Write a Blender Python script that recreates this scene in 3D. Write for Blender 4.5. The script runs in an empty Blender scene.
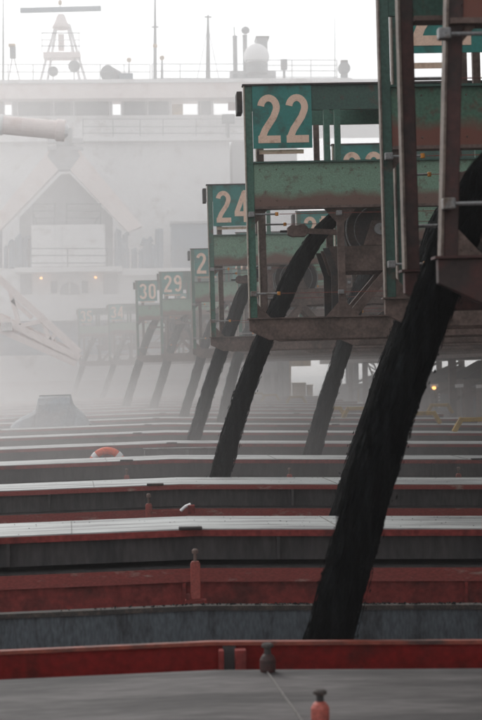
import bpy, math, random
from mathutils import Vector, Matrix

random.seed(7)
C = bpy.context.scene
COL = C.collection
# ------------------------------------------------------------------ camera
PITCH_M = 7.32            # hatch and loader spacing in metres
FPX, IW, IH = 1640.0, 482.0, 720.0
CAM = Vector((0.0, 0.0, 3.1))
YAW, TILT, ROLL = math.atan(91 / FPX), math.atan(10.5 / FPX), math.radians(0.9)
fw = Vector((math.sin(YAW) * math.cos(TILT), math.cos(YAW) * math.cos(TILT), math.sin(TILT)))
r0 = Vector((math.cos(YAW), -math.sin(YAW), 0)); u0 = r0.cross(fw)
RT = r0 * math.cos(ROLL) - u0 * math.sin(ROLL)
UP = u0 * math.cos(ROLL) + r0 * math.sin(ROLL)
cam = bpy.data.cameras.new('camera'); cam_o = bpy.data.objects.new('camera', cam); COL.objects.link(cam_o)
M3 = Matrix((RT, UP, -fw)).transposed()
cam_o.matrix_world = Matrix.Translation(CAM) @ M3.to_4x4()
cam.sensor_fit = 'VERTICAL'; cam.sensor_height = 36.0; cam.lens = FPX / IH * 36.0
cam.clip_start = 0.1; cam.clip_end = 6000
cam.dof.use_dof = True; cam.dof.focus_distance = 30.0; cam.dof.aperture_fstop = 2.8
C.camera = cam_o
# ------------------------------------------------------------------ sky, sun, exposure
SUN_EL, SUN_ROT = math.radians(38), math.radians(-25)
w = bpy.data.worlds.new("World"); C.world = w; w.use_nodes = True
nt = w.node_tree; nt.nodes.clear()
sky = nt.nodes.new('ShaderNodeTexSky'); sky.sky_type = 'NISHITA'; sky.sun_disc = False
sky.sun_elevation = SUN_EL; sky.sun_rotation = SUN_ROT; sky.dust_density = 1.5; sky.air_density = 1.0
hs = nt.nodes.new('ShaderNodeHueSaturation'); hs.inputs['Saturation'].default_value = 0.10
mx = nt.nodes.new('ShaderNodeMix'); mx.data_type = 'RGBA'; mx.inputs[0].default_value = 0.35
mx.inputs['B'].default_value = (7.0, 7.05, 7.2, 1)
bg = nt.nodes.new('ShaderNodeBackground'); bg.inputs['Strength'].default_value = 0.116
out = nt.nodes.new('ShaderNodeOutputWorld')
nt.links.new(sky.outputs[0], hs.inputs['Color']); nt.links.new(hs.outputs[0], mx.inputs['A'])
nt.links.new(mx.outputs['Result'], bg.inputs['Color']); nt.links.new(bg.outputs[0], out.inputs['Surface'])
sun = bpy.data.lights.new('sun', 'SUN'); sun.energy = 0.6; sun.angle = math.radians(20); sun.color = (1, .96, .9)
sun_o = bpy.data.objects.new('sun', sun); COL.objects.link(sun_o)
sun_o.rotation_euler = (math.pi / 2 - SUN_EL, 0, math.pi - SUN_ROT)
C.view_settings.view_transform = 'Standard'; C.view_settings.look = 'None'
C.view_settings.gamma = 1.0; C.view_settings.exposure = 0.68
C.view_settings.use_curve_mapping = False
C.cycles.volume_bounces = 3; C.cycles.max_bounces = 8; C.cycles.use_denoising = True

# ------------------------------------------------------------------ helpers
def dn(n): return (n - 18.25) * PITCH_M                # distance of loader / hatch n
def at(px, py, Y):
    """world point on the plane at distance Y that the photo shows at (px, py)"""
    d = fw + RT * ((px - IW / 2) / FPX) + UP * ((IH / 2 - py) / FPX)
    return CAM + d * ((Y - CAM.y) / d.y)

class MB:
    def __init__(s): s.v = []; s.f = []
    def add(s, vs, fs):
        b = len(s.v); s.v += [tuple(v) for v in vs]; s.f += [tuple(i + b for i in f) for f in fs]; return s
    def box(s, x0, x1, y0, y1, z0, z1):
        return s.add([(x0,y0,z0),(x1,y0,z0),(x1,y1,z0),(x0,y1,z0),(x0,y0,z1),(x1,y0,z1),(x1,y1,z1),(x0,y1,z1)],
                     [(0,3,2,1),(4,5,6,7),(0,1,5,4),(1,2,6,5),(2,3,7,6),(3,0,4,7)])
    def prism(s, poly, y0, y1):                         # polygon in x,z extruded in y
        n = len(poly)
        a = sum(poly[i][0]*poly[(i+1)%n][1]-poly[(i+1)%n][0]*poly[i][1] for i in range(n))
        if a < 0: poly = poly[::-1]
        vs = [(x, y0, z) for x, z in poly] + [(x, y1, z) for x, z in poly]
        fs = [tuple(range(n)), tuple(range(2*n-1, n-1, -1))]
        fs += [((i+1)%n, i, i+n, (i+1)%n+n) for i in range(n)]
        return s.add(vs, fs)
    def beam(s, a, b, w, h=None, up=(0,1,0)):           # square bar from a to b
        a, b = Vector(a), Vector(b); h = h or w
        t = (b - a).normalized(); u = Vector(up)
        if abs(t.dot(u)) > .95: u = Vector((1,0,0))
        p = t.cross(u).normalized(); q = p.cross(t).normalized()
        vs = []
        for c in (a, b):
            for i, j in ((-1,-1),(1,-1),(1,1),(-1,1)): vs.append(c + p*(i*w/2) + q*(j*h/2))
        return s.add(vs, [(3,2,1,0),(4,5,6,7),(0,1,5,4),(1,2,6,5),(2,3,7,6),(3,0,4,7)])
    def tube(s, pts, r, n=8, caps=True):
        pts = [Vector(p) for p in pts]; rs = r if isinstance(r, (list, tuple)) else [r]*len(pts)
        vs = []; prev = None
        for i, p in enumerate(pts):
            t = (pts[min(i+1,len(pts)-1)] - pts[max(i-1,0)]).normalized()
            u = prev if prev is not None else (Vector((0,1,0)) if abs(t.y) < .9 else Vector((1,0,0)))
            a = (u - t*u.dot(t)).normalized(); b = t.cross(a); prev = a
            for k in range(n):
                an = 2*math.pi*k/n; vs.append(p + (a*math.cos(an) + b*math.sin(an))*rs[i])
        fs = []
        for i in range(len(pts)-1):
            for k in range(n):
                k2 = (k+1) % n; fs.append((i*n+k, i*n+k2, (i+1)*n+k2, (i+1)*n+k))
        if caps: fs += [tuple(range(n-1,-1,-1)), tuple(range((len(pts)-1)*n, len(pts)*n))]
        return s.add(vs, fs)
    def cyl_y(s, x, z, y0, y1, r, n=28):
        return s.tube([(x,y0,z),(x,y1,z)], r, n)
    def lathe(s, c, prof, n=16):                        # profile (r, z) about a vertical axis
        vs = []; m = len(prof)
        for r, z in prof:
            for k in range(n):
                an = 2*math.pi*k/n; vs.append((c[0]+r*math.cos(an), c[1]+r*math.sin(an), c[2]+z))
        fs = [(i*n+k, i*n+(k+1)%n, (i+1)*n+(k+1)%n, (i+1)*n+k) for i in range(m-1) for k in range(n)]
        fs += [tuple(range(n-1,-1,-1)), tuple(range((m-1)*n, m*n))]
        return s.add(vs, fs)
    def build(s, name, m, parent=None, smooth=False, bevel=0, offset=None):
        me = bpy.data.meshes.new(name)
        if offset is None and parent is not None and parent.get('_w'): offset = Vector(parent['_w'])
        vs = [tuple(Vector(v) - offset) for v in s.v] if offset is not None else s.v
        me.from_pydata(vs, [], s.f); me.update()
        me.materials.append(m)
        if smooth: me.polygons.foreach_set('use_smooth', [True]*len(me.polygons))
        o = bpy.data.objects.new(name, me); COL.objects.link(o)
        if parent is not None: o.parent = parent
        if bevel:
            b = o.modifiers.new('bevel', 'BEVEL'); b.width = bevel; b.segments = 2; b.limit_method = 'ANGLE'
        return o

def tag(o, label=None, cat=None, group=None, kind=None):
    if label: o['label'] = label
    if cat: o['category'] = cat
    if group: o['group'] = group
    if kind: o['kind'] = kind
    return o
def thing(name, loc, label, cat, group=None, world=True):
    o = bpy.data.objects.new(name, None); COL.objects.link(o); o.location = loc; o.empty_display_size = .2
    if world: o['_w'] = tuple(loc)
    return tag(o, label, cat, group)
def copy_tree(o, parent=None):
    c = o.copy(); COL.objects.link(c)
    if parent is not None: c.parent = parent
    for ch in list(o.children): copy_tree(ch, c)
    return c

# ------------------------------------------------------------------ materials
def nodes(name):
    m = bpy.data.materials.new(name); m.use_nodes = True
    t = m.node_tree; b = t.nodes['Principled BSDF']
    return m, t, b
def painted(name, base, worn, amt=.5, scale=3.0, rough=.6, stretch=(1,1,1), fine=.25, metallic=0., bump=.15, lo=None, spec=.4):
    """base paint broken by patches of wear / rust, fine grime, a little relief"""
    m, t, b = nodes(name); N = t.nodes.new; L = t.links.new
    tc = N('ShaderNodeTexCoord'); oi = N('ShaderNodeObjectInfo')
    add = N('ShaderNodeVectorMath'); add.operation = 'ADD'
    sc = N('ShaderNodeVectorMath'); sc.operation = 'SCALE'; sc.inputs['Scale'].default_value = 37.0
    comb = N('ShaderNodeCombineXYZ')
    for i in range(3): L(oi.outputs['Random'], comb.inputs[i])
    L(comb.outputs[0], sc.inputs[0]); L(tc.outputs['Object'], add.inputs[0]); L(sc.outputs[0], add.inputs[1])
    mp = N('ShaderNodeMapping'); mp.inputs['Scale'].default_value = stretch; L(add.outputs[0], mp.inputs[0])
    n1 = N('ShaderNodeTexNoise'); n1.inputs['Scale'].default_value = scale; n1.inputs['Detail'].default_value = 8; n1.inputs['Roughness'].default_value = .65
    n2 = N('ShaderNodeTexNoise'); n2.inputs['Scale'].default_value = scale*9; n2.inputs['Detail'].default_value = 5
    L(mp.outputs[0], n1.inputs['Vector']); L(mp.outputs[0], n2.inputs['Vector'])
    r = N('ShaderNodeValToRGB'); c0 = .68 - .36*amt
    r.color_ramp.elements[0].position = max(0, c0 - .05); r.color_ramp.elements[1].position = min(1, c0 + .09)
    r.color_ramp.elements[0].color = (*base, 1); r.color_ramp.elements[1].color = (*worn, 1)
    L(n1.outputs[0], r.inputs[0])
    mr = N('ShaderNodeMapRange'); mr.inputs['From Min'].default_value = .3; mr.inputs['From Max'].default_value = .7
    mr.inputs['To Min'].default_value = 1-fine; mr.inputs['To Max'].default_value = 1+fine
    L(n2.outputs[0], mr.inputs[0])
    mul = N('ShaderNodeMix'); mul.data_type = 'RGBA'; mul.blend_type = 'MULTIPLY'; mul.inputs[0].default_value = 1
    L(r.outputs[0], mul.inputs['A']); L(mr.outputs[0], mul.inputs['B'])
    L(mul.outputs['Result'], b.inputs['Base Color'])
    mr2 = N('ShaderNodeMapRange'); mr2.inputs['To Min'].default_value = rough-.12; mr2.inputs['To Max'].default_value = min(1, rough+.15)
    L(n1.outputs[0], mr2.inputs[0]); L(mr2.outputs[0], b.inputs['Roughness'])
    b.inputs['Metallic'].default_value = metallic; b.inputs['Specular IOR Level'].default_value = spec
    bp = N('ShaderNodeBump'); bp.inputs['Strength'].default_value = bump; bp.inputs['Distance'].default_value = .01
    L(n2.outputs[0], bp.inputs['Height']); L(bp.outputs[0], b.inputs['Normal'])
    if lo:                                              # rust that has crept up from the lower edge (z0, z1 in object space)
        z0, z1, colr = lo
        sx = N('ShaderNodeSeparateXYZ'); L(tc.outputs['Object'], sx.inputs[0])
        n3 = N('ShaderNodeTexNoise'); n3.inputs['Scale'].default_value = 2.2; n3.inputs['Detail'].default_value = 8
        L(add.outputs[0], n3.inputs['Vector'])
        ma = N('ShaderNodeMath'); ma.operation = 'MULTIPLY_ADD'; ma.inputs[1].default_value = .35; L(n3.outputs[0], ma.inputs[0]); L(sx.outputs['Z'], ma.inputs[2])
        m2 = N('ShaderNodeMapRange'); m2.inputs['From Min'].default_value = z0+.17; m2.inputs['From Max'].default_value = z1+.17
        m2.inputs['To Min'].default_value = 1; m2.inputs['To Max'].default_value = 0; L(ma.outputs[0], m2.inputs[0])
        mm = N('ShaderNodeMix'); mm.data_type = 'RGBA'; L(m2.outputs[0], mm.inputs[0]); L(mul.outputs['Result'], mm.inputs['A'])
        mm.inputs['B'].default_value = (*colr, 1); L(mm.outputs['Result'], b.inputs['Base Color'])
    return m
def emit(name, col, st):
    m, t, b = nodes(name); b.inputs['Base Color'].default_value = (*col, 1)
    b.inputs['Emission Color'].default_value = (*col, 1); b.inputs['Emission Strength'].default_value = st; return m

RUST = (.10, .055, .042)
GREEN = painted('green_paint', (.05, .13, .095), RUST, .16, 3.0, .6)
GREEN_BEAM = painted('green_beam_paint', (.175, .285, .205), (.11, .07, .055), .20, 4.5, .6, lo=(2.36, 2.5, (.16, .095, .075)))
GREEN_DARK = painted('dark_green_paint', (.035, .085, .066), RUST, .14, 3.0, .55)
BROWN = painted('rusted_steel', (.145, .10, .085), (.085, .06, .05), .5, 2.5, .75)
PALE_EDGE = painted('pale_flange_edge', (.32, .28, .23), (.16, .12, .1), .35, 3, .6)  # paler than the post it edges
STEEL = painted('grey_steel', (.22, .22, .22), (.12, .09, .07), .35, 5, .45, metallic=.3)
DARKSTEEL = painted('dark_steel', (.035, .032, .032), (.06, .045, .038), .5, 3, .7)
DRUM = painted('drum_rubber', (.05, .046, .044), (.09, .07, .06), .5, 4, .6)
TEAL = painted('sign_teal', (.02, .19, .165), (.03, .1, .085), .4, 3, .45, fine=.12)
CREAM = painted('sign_cream', (.80, .57, .44), (.55, .34, .24), .28, 5, .6, fine=.1)
ORANGE = painted('orange_plastic', (.55, .22, .03), (.35, .16, .03), .2, 8, .4)
CABLE = painted('red_cable', (.22, .05, .035), (.12, .05, .04), .4, 6, .6)
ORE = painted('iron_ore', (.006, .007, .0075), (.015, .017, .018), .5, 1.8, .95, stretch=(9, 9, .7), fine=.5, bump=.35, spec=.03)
ORE_HAZED = painted('hazed_iron_ore', (.017, .0185, .0195), (.027, .029, .030), .5, 1.6, .95, stretch=(7, 7, .7), fine=.5, bump=.35, spec=.03)  # paler ore copy: airborne dust veil put into the farther streams' colour
COVER_TOP = painted('worn_cover_top', (.38, .395, .39), (.19, .19, .19), .45, 1.6, .52, stretch=(.35, 2.2, 1), fine=.12, metallic=.25, bump=.05)
COVER_GREY = painted('dusty_cover_top', (.095, .086, .085), (.05, .045, .045), .55, 1.6, .75, stretch=(.3, 1.6, 1), fine=.3, bump=.05)
RED = painted('red_oxide_paint', (.215, .04, .036), (.11, .028, .025), .42, 2.0, .65, spec=.15)
RED_WORN = painted('chipped_red_paint', (.22, .044, .037), (.30, .21, .18), .17, 5.0, .6, stretch=(.6, 1, 2))
CLAMP = painted('clamp_red', (.30, .065, .052), (.16, .05, .04), .35, 6, .55)
LIP = painted('rusty_lip', (.22, .05, .03), (.06, .03, .025), .4, 4, .6, stretch=(.5,1,1))
EDGE_DARK = painted('darker_flange_edge', (.17, .135, .11), (.09, .065, .055), .4, 3, .65)  # darker copy of the flange edge for the two nearest booms
GREEN_RUSTY = painted('rusty_green_beam', (.06, .135, .09), (.11, .05, .035), .3, 3.0, .6, lo=(2.42, 2.6, (.17, .06, .042)))
MAROON = painted('maroon_steel', (.06, .022, .019), (.035, .022, .02), .45, 2.2, .6)
SEAM = painted('weld', (.17, .16, .15), (.13,.12,.115), .4, 8, .6)
RED_DEEP = painted('deep_red_paint', (.17, .010, .009), (.10, .012, .01), .4, 2.0, .65, spec=.1)
SKIRT = painted('sooty_skirt', (.055, .05, .05), (.035, .033, .034), .5, 1.2, .7, stretch=(2.0, 1, .5))
INNER = painted('scoured_steel', (.105, .125, .14), (.055, .06, .066), .42, 3.0, .55, stretch=(1.4, 1, .45), fine=.3, metallic=.2)
RIM = painted('ore_crusted_rim', (.05, .045, .042), (.10, .08, .068), .4, 9, .85, bump=.6)
DECK = painted('deck_red', (.14, .045, .04), (.08, .06, .055), .55, 1.2, .75)
BRIGHT = painted('bright_white_paint', (.88, .80, .77), (.80, .71, .67), .25, .8, .55, fine=.05)
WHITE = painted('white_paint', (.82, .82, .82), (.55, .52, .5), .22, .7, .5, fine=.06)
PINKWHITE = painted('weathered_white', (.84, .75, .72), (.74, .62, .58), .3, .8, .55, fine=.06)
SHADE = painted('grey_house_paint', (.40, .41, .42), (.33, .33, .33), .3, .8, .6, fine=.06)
HOUSEGREY = painted('blue_grey_paint', (.22, .27, .32), (.2, .22, .24), .4, .6, .6, fine=.08)
BLUEGREY = painted('blue_tarp', (.27, .31, .34), (.30, .31, .32), .45, 1.5, .7, bump=.5)
MASTGREY = painted('mast_grey', (.20, .22, .23), (.15, .15, .15), .3, 2, .5)
NAVY = painted('radar_blue', (.16, .22, .27), (.2, .24, .27), .3, 2, .5)
GLASS = painted('dark_glass', (.15, .165, .175), (.12, .13, .14), .3, 1, .12, bump=0, spec=.6)
YELLOW = painted('yellow_paint', (.40, .25, .05), (.24, .16, .06), .35, 4, .55)
LIFERED = painted('ring_orange', (.72, .10, .03), (.55, .10, .05), .25, 3, .5)
TAN = painted('tan_paint', (.50, .35, .19), (.36, .25, .15), .35, 2, .7)
CONC = painted('dock_concrete', (.26, .245, .235), (.19, .175, .165), .45, .6, .85)
WATER, _t, _b = nodes('harbour_water')
_b.inputs['Base Color'].default_value = (.06, .08, .085, 1); _b.inputs['Roughness'].default_value = .12
_n = _t.nodes.new('ShaderNodeTexNoise'); _n.inputs['Scale'].default_value = .8; _n.inputs['Detail'].default_value = 6
_tc = _t.nodes.new('ShaderNodeTexCoord'); _t.links.new(_tc.outputs['Object'], _n.inputs['Vector'])
_bp = _t.nodes.new('ShaderNodeBump'); _bp.inputs['Distance'].default_value = .25; _bp.inputs['Strength'].default_value = .5
_t.links.new(_n.outputs[0], _bp.inputs['Height']); _t.links.new(_bp.outputs[0], _b.inputs['Normal'])
LAMP = emit('lit_lamp', (1, .42, .12), 2.2)

# ------------------------------------------------------------------ setting: water, deck, dock, cargo
CAMBER, CREST = .020, .45                              # decks and covers fall away straight from a crest amidships
def camb(x): return -CAMBER * abs(x - CREST)
X0, X1 = -11.0, 12.5                                   # hatch width
N0, N1 = 19, 34
Wm = MB().box(-1500, 1500, -200, 3000, -9.5, -9.0)
tag(Wm.build('water', WATER), kind='structure')
def cambered(mb, x0, x1, y0, y1, z0, z1, n=28):
    """a bar across the ship whose top and bottom follow the deck camber"""
    vs = []; fs = []
    xs_ = [x0, CREST, x1] if x0 < CREST < x1 else [x0, x1]; n = len(xs_)-1
    for x in xs_:
        c = camb(x)
        vs += [(x,y0,z0+c),(x,y1,z0+c),(x,y1,z1+c),(x,y0,z1+c)]
    for i in range(n):
        a, b = i*4, i*4+4
        fs += [(a+1,a,b,b+1),(a+2,a+1,b+1,b+2),(a+3,a+2,b+2,b+3),(a,a+3,b+3,b)]
    fs += [(0,1,2,3),(n*4+3,n*4+2,n*4+1,n*4)]
    mb.add(vs, fs); return mb
def open0(n): return dn(n) + .065*PITCH_M              # hatch opening n: near and far wall
def open1(n): return dn(n) + .50*PITCH_M
dk = MB()
prev = -6.0
for n in range(N0, N1+1):
    cambered(dk, X0, X1, prev, open0(n), -.25, 0); prev = open1(n)
cambered(dk, X0, X1, prev, 176, -.25, 0)
dk.box(-14.5, X0, -6, 176, -.85, -.55); dk.box(X1, 14.0, -6, 176, -.95, -.65)
dk.box(-14.5, -14.3, -6, 176, -9.2, -.56); dk.box(13.8, 14.0, -6, 176, -9.2, -.66)
tag(dk.build('main_deck', DECK), kind='structure')
# ore lying in the holds, heaped under each opening
cg = MB(); nx, ny = 60, 150
for j in range(ny+1):
    for i in range(nx+1):
        x = X0 - 1 + (X1-X0+2)*i/nx; y = 2 + 120*j/ny
        ph = ((y / PITCH_M + 18.25 - .28 + .5) % 1) - .5
        cg.v.append((x, y, -1.9 + .7*math.exp(-(ph*4)**2)*math.exp(-((x-1.5)/5)**2) + random.uniform(-.06,.06)))
for j in range(ny):
    for i in range(nx):
        a = j*(nx+1)+i; cg.f.append((a, a+1, a+nx+2, a+nx+1))
tag(cg.build('ore_cargo', ORE, smooth=True), kind='stuff')
dq = MB().box(16.0, 60, -40, 164, -9.3, -.9)
tag(dq.build('dock', CONC), kind='structure')

bins = thing('sky_block_bins', (27, 10, -.9), 'unseen tall rusty bins added to block sky light, right of the frame', 'ore bins')  # unseen mass added to keep sky light off the right side
for k in range(8):
    y = -38 + k*12
    MB().box(24.6, 38, y, y+11.8, 6.0, 23).build('bin_wall', BROWN, bins)
    for j in range(4): MB().box(24.35, 24.58, y+.8+j*3, y+1.1+j*3, 6.2, 22.8).build('stiffener', BROWN, bins)
    for x in (26, 36): MB().box(x, x+.7, y+.3, y+1.0, -.9, 5.98).build('column', BROWN, bins)
# ------------------------------------------------------------------ hatches
ORD = ['first','second','third','fourth','fifth','sixth','seventh','eighth','ninth','tenth','eleventh','twelfth','thirteenth','fourteenth','fifteenth','sixteenth']
for n in range(N0, N1+1):
    y0, y1 = open0(n), open1(n)
    k = n - 20
    lab = ('red steel hatch coaming right behind the grey cover in front' if n == 20 else
           'hatch coaming beneath the %s loading boom counted from the nearest' % ORD[k] if n > 20 else 'hatch coaming before the grey cover in front')
    t = thing('hatch_coaming', (0, (y0+y1)/2, 0), lab, 'hatch coaming', 'hatch coamings across the deck')
    m = MB(); cambered(m, X0, X1, y0, y0+.03, 0.003, .88); m.build('near_wall', RED_DEEP, t)
    m = MB(); cambered(m, X0, X1, y0-.03, y0+.05, .883, .912); m.build('near_rail', LIP, t)
    m = MB(); cambered(m, X0, X1, y1, y1+.03, -.24, .70); m.build('far_wall', INNER, t)
    m = MB(); cambered(m, X0, X1, y1-.03, y1+.12, .703, .75); m.build('far_rail', RIM, t)
    for xe in (X0+.01, X1-.04):
        m = MB().box(xe, xe+.03, y0+.035, y1-.005, -.6, .2); m.build('end_wall', RED, t)
    if n in (20, 21):
        xa, xb = ((q-150)/FPX*y0 for q in (218, 231)); MB().box(xa, xb, y0-.02, y0-.004, .3, .875).build('bracket_gap_dark', SKIRT, t)  # dark plate put in to paint the dark gap between the brackets
        for px in (216, 232):
            x = (px-150)/FPX*y0
            m = MB().box(x-.02, x+.02+(.05 if px == 232 else 0), y0-.16, y0-.053, .3, .86); m.build('bracket', RED, t, bevel=.006)

def cover(yn, yf, z0, z1, top, skirt, rim, label, rimz=.055, seam=None, inset=.06, lugs=(), ribs=()):
    t = thing('hatch_cover', (0, (yn+yf)/2, z0), label, 'hatch cover', 'hatch covers stacked between the openings')
    m = MB(); cambered(m, X0, X1, yn+inset, yf-inset, z0, z1-rimz-.003); m.build('skirt', skirt, t)
    m = MB(); cambered(m, X0, X1, yn, yf, z1-rimz, z1-.015); m.build('edge_rim', rim, t)
    m = MB(); cambered(m, X0+.02, X1-.02, yn+.02, yf-.02, z1-.0145, z1); m.build('top_plate', top, t)
    for x in ribs:                                      # stiffeners on the near side, plate joints on top
        m = MB().box(x-.018, x+.018, yn+.012, yn+inset-.002, z0+camb(x)+.02, z1-rimz+camb(x)-.006); m.build('stiffener', skirt, t)
    if len(ribs) and not lugs: pass
    for x in (ribs if lugs else ()):
        m = MB(); m.beam((x+.7, yn+.03, z1+camb(x+.7)+.001), (x+.62, yf-.03, z1+camb(x+.62)+.001), .016, .006); m.build('plate_joint', SEAM, t)
    for x in lugs:
        m = MB().box(x-.13, x+.13, yn-.03, yn+.10, z1+camb(x)-.012, z1+camb(x)+.02); m.build('lug', DARKSTEEL, t, bevel=.006)
    if seam:
        m = MB(); m.beam((seam[0], yn+.05, z1+camb(seam[0])+.002), (seam[1], yf-.04, z1+camb(seam[1])+.002), .025, .008); m.build('weld_seam', SEAM, t)
    return t
# the single grey cover in front
cover(1.30*PITCH_M, 1.69*PITCH_M, .42, .85, COVER_GREY, RED, RED, 'dusty grey hatch cover in the foreground with a pale weld seam', seam=(.99, .83))
for n in range(20, N1+1):
    yn, yf = dn(n) + .745*PITCH_M, dn(n) + .965*PITCH_M
    o = ORD[n-20]
    for x in (-6.0, 1.0, 7.0): pass
    cover(yn-.06, yf+.05, .04, .93 if n == 20 else .985, SKIRT, RED, RED_WORN, 'red hatch cover lying under the %s white-topped cover from the front' % o, rimz=.165, inset=.075, ribs=[-6.1, -2.9, .34, 3.5, 6.8] if n < 25 else ())
    cover(yn, yf, .995, 1.35, COVER_TOP, SKIRT, RED if n != 21 else RED_WORN, 'white-topped dark-sided hatch cover, %s from the front' % o,
          rimz=.085, inset=.10, lugs=[(-5.6+.5*(n%3)), {20:.42,21:.05,22:-.5}.get(n, .3*(n%4)-.4), 6.6-.4*(n%2)], ribs=[-5.2+.3*(n%2), -1.6, 2.2-.4*(n%3), 5.7] if n < 24 else ())

# pellets spilled on the covers and ledges
gr = MB(); rg = random.Random(5)
for n, cnt in ((20, 110), (21, 70)):
    for _ in range(cnt):
        x = rg.gauss(2.6, 1.6) if rg.random() < .55 else rg.uniform(-2.5, 5.5); y = dn(n) + PITCH_M*(.75 + .21*rg.random()**.6)
        z = 1.352 + camb(x); r = rg.uniform(.004, .009)
        gr.add([(x-r,y,z+r*.5),(x+r,y,z+r*.5),(x,y-r,z+r*.4),(x,y+r,z+r*.6),(x,y,z+r),(x,y,z)], [(0,2,4),(2,1,4),(1,3,4),(3,0,4),(2,0,5),(1,2,5),(3,1,5),(0,3,5)])
for _ in range(450):
    x = rg.gauss(1.9, 1.2); y = open1(20) + rg.uniform(-.02, .11); z = .752 + camb(x); r = rg.uniform(.006, .016)
    gr.add([(x-r,y,z+r*.5),(x+r,y,z+r*.5),(x,y-r,z+r*.4),(x,y+r,z+r*.6),(x,y,z+r),(x,y,z)], [(0,2,4),(2,1,4),(1,3,4),(3,0,4),(2,0,5),(1,2,5),(3,1,5),(0,3,5)])
tag(gr.build('spilled_pellets', ORE), kind='stuff')
# clamps standing on the far rails and in front of the stacks
def clamp(px, Y, zbase, h, label, wdt=.105, m=None):
    x = (px-150)/FPX*Y; c = camb(x)
    m = m or CLAMP
    t = thing('hatch_clamp', (x, Y, zbase+c), label, 'clamp', 'upright hatch clamps along the deck')
    b = MB().box(x-wdt*1.1, x+wdt*1.1, Y-.05, Y+.05, zbase+c, zbase+c+.06); b.build('foot', RED, t, bevel=.01)
    b = MB(); hs_ = h*.78
    b.prism([(x-wdt/2, zbase+c+.06), (x+wdt/2, zbase+c+.06), (x+wdt/2, zbase+c+hs_-.03), (x+wdt*.35, zbase+c+hs_), (x-wdt*.35, zbase+c+hs_), (x-wdt/2, zbase+c+hs_-.03)], Y-.03, Y+.03)
    b.build('clamp_bar', m, t, bevel=.008)
    b = MB().lathe((x, Y, zbase+c+hs_), [(.018,0),(.018,h*.13),(.034,h*.14),(.036,h*.19),(.02,h*.22)], 10); b.build('knob', BROWN, t)
    s = MB().box(x-wdt*.95, x-wdt*.62, Y-.045, Y+.0, zbase+c+.062, zbase+c+.12); s.build('pin', RED, t)
clamp(192, 2.40*PITCH_M, .60, .60, 'tall red clamp standing below the nearest white hatch cover')
clamp(146.5, 3.42*PITCH_M, .56, .70, 'red clamp with a brown knob behind the nearest white cover')
clamp(125, 4.44*PITCH_M, .62, .60, 'small red clamp behind the second white cover, left of the streams')
clamp(459, 4.44*PITCH_M, .62, .60, 'small red clamp behind the second white cover near the right edge')
clamp(288, 4.44*PITCH_M, .62, .58, 'small red clamp right of the stream below the twenty-two sign')
def peg(px, Y, z, h, label, top, body):
    x = (px-150)/FPX*Y; z += camb(x)
    t = thing('cleat_peg', (x, Y, z), label, 'peg', 'pegs on the grey cover')
    MB().lathe((x,Y,z), [(.055,0),(.06,.02),(.06,h*.42),(.045,h*.55),(.028,h*.62)], 14).build('body', body, t, smooth=False)
    MB().lathe((x,Y,z+h*.62), [(.026,0),(.024,h*.2)], 12).build('neck', DARKSTEEL, t)
    MB().lathe((x,Y,z+h*.82), [(.03,0),(.045,.008),(.045,h*.13),(.03,h*.18)], 14).build('cap', top, t)
peg(263, 1.675*PITCH_M, .851, .215, 'dark peg standing on the far edge of the grey cover', RIM, painted('sooty_maroon', (.05, .018, .016), (.03, .02, .018), .4, 9, .6))
peg(315, 1.436*PITCH_M, .851, .205, 'light red peg with a dark cap on the grey cover', DARKSTEEL, painted('salmon_paint', (.42, .10, .075), (.3, .08, .06), .3, 6, .5))
# small fittings on the red ledge behind the first white cover
t = thing('deck_fitting', ((182-150)/FPX*3.44*PITCH_M, 3.44*PITCH_M, .93), 'small red lever with a white grip on the red ledge behind the first white cover', 'lever')
fx = (182-150)/FPX*3.44*PITCH_M
MB().beam((fx-.35, 3.44*PITCH_M, .955), (fx-.06, 3.44*PITCH_M, .96), .035).build('rod', RED_WORN, t)
MB().tube([(fx-.06, 3.44*PITCH_M, .96), (fx+.02, 3.44*PITCH_M, 1.03), (fx+.1, 3.44*PITCH_M, 1.06)], .025).build('grip', WHITE, t)
MB().box(fx+.05, fx+.16, 3.43*PITCH_M, 3.45*PITCH_M, .92, 1.05).build('bracket', RED, t, bevel=.01)
# life ring resting on edge behind the third white cover
ring_Y = 5.02*PITCH_M
rp = at(107, 457, ring_Y)
t = thing('life_ring', (rp.x, ring_Y, rp.z-.2), 'orange life ring with white bands behind the third white cover', 'life ring')
def arc_tube(a0, a1, R=.30, r=.085, n=10):
    return MB().tube([(rp.x + R*1.12*math.cos(a), ring_Y, rp.z - .16 + R*math.sin(a)) for a in [a0 + (a1-a0)*i/n for i in range(n+1)]], r, 10)
bands = [math.radians(x) for x in (38, 142, 218, 322)]; hw = math.radians(9)
for i, b in enumerate(bands):
    arc_tube(b-hw, b+hw, r=.088).build('white_band', WHITE, t, smooth=True)
    e = bands[(i+1) % 4] + (2*math.pi if i == 3 else 0); arc_tube(b+hw, e-hw, n=12).build('orange_arc', LIFERED, t, smooth=True)
MB().box(rp.x-.09, rp.x+.09, ring_Y+.1, ring_Y+.16, rp.z-.7, rp.z+.22).build('holder', RED, t)
# a thin pipe rail behind the third cover
t = thing('pipe_rail', (0, 5.0*PITCH_M, 1.2), 'thin grey pipe rail low behind the third white cover', 'rail')
pa, pb = at(143, 449, 5.0*PITCH_M), at(232, 447.5, 5.0*PITCH_M)
MB().tube([pa, pb], .022).build('pipe', STEEL, t)
for f in (0.02, .5, .98):
    p = pa.lerp(pb, f); MB().tube([(p.x, p.y, .5), (p.x, p.y, p.z-.02)], .018).build('post', STEEL, t)
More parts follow.
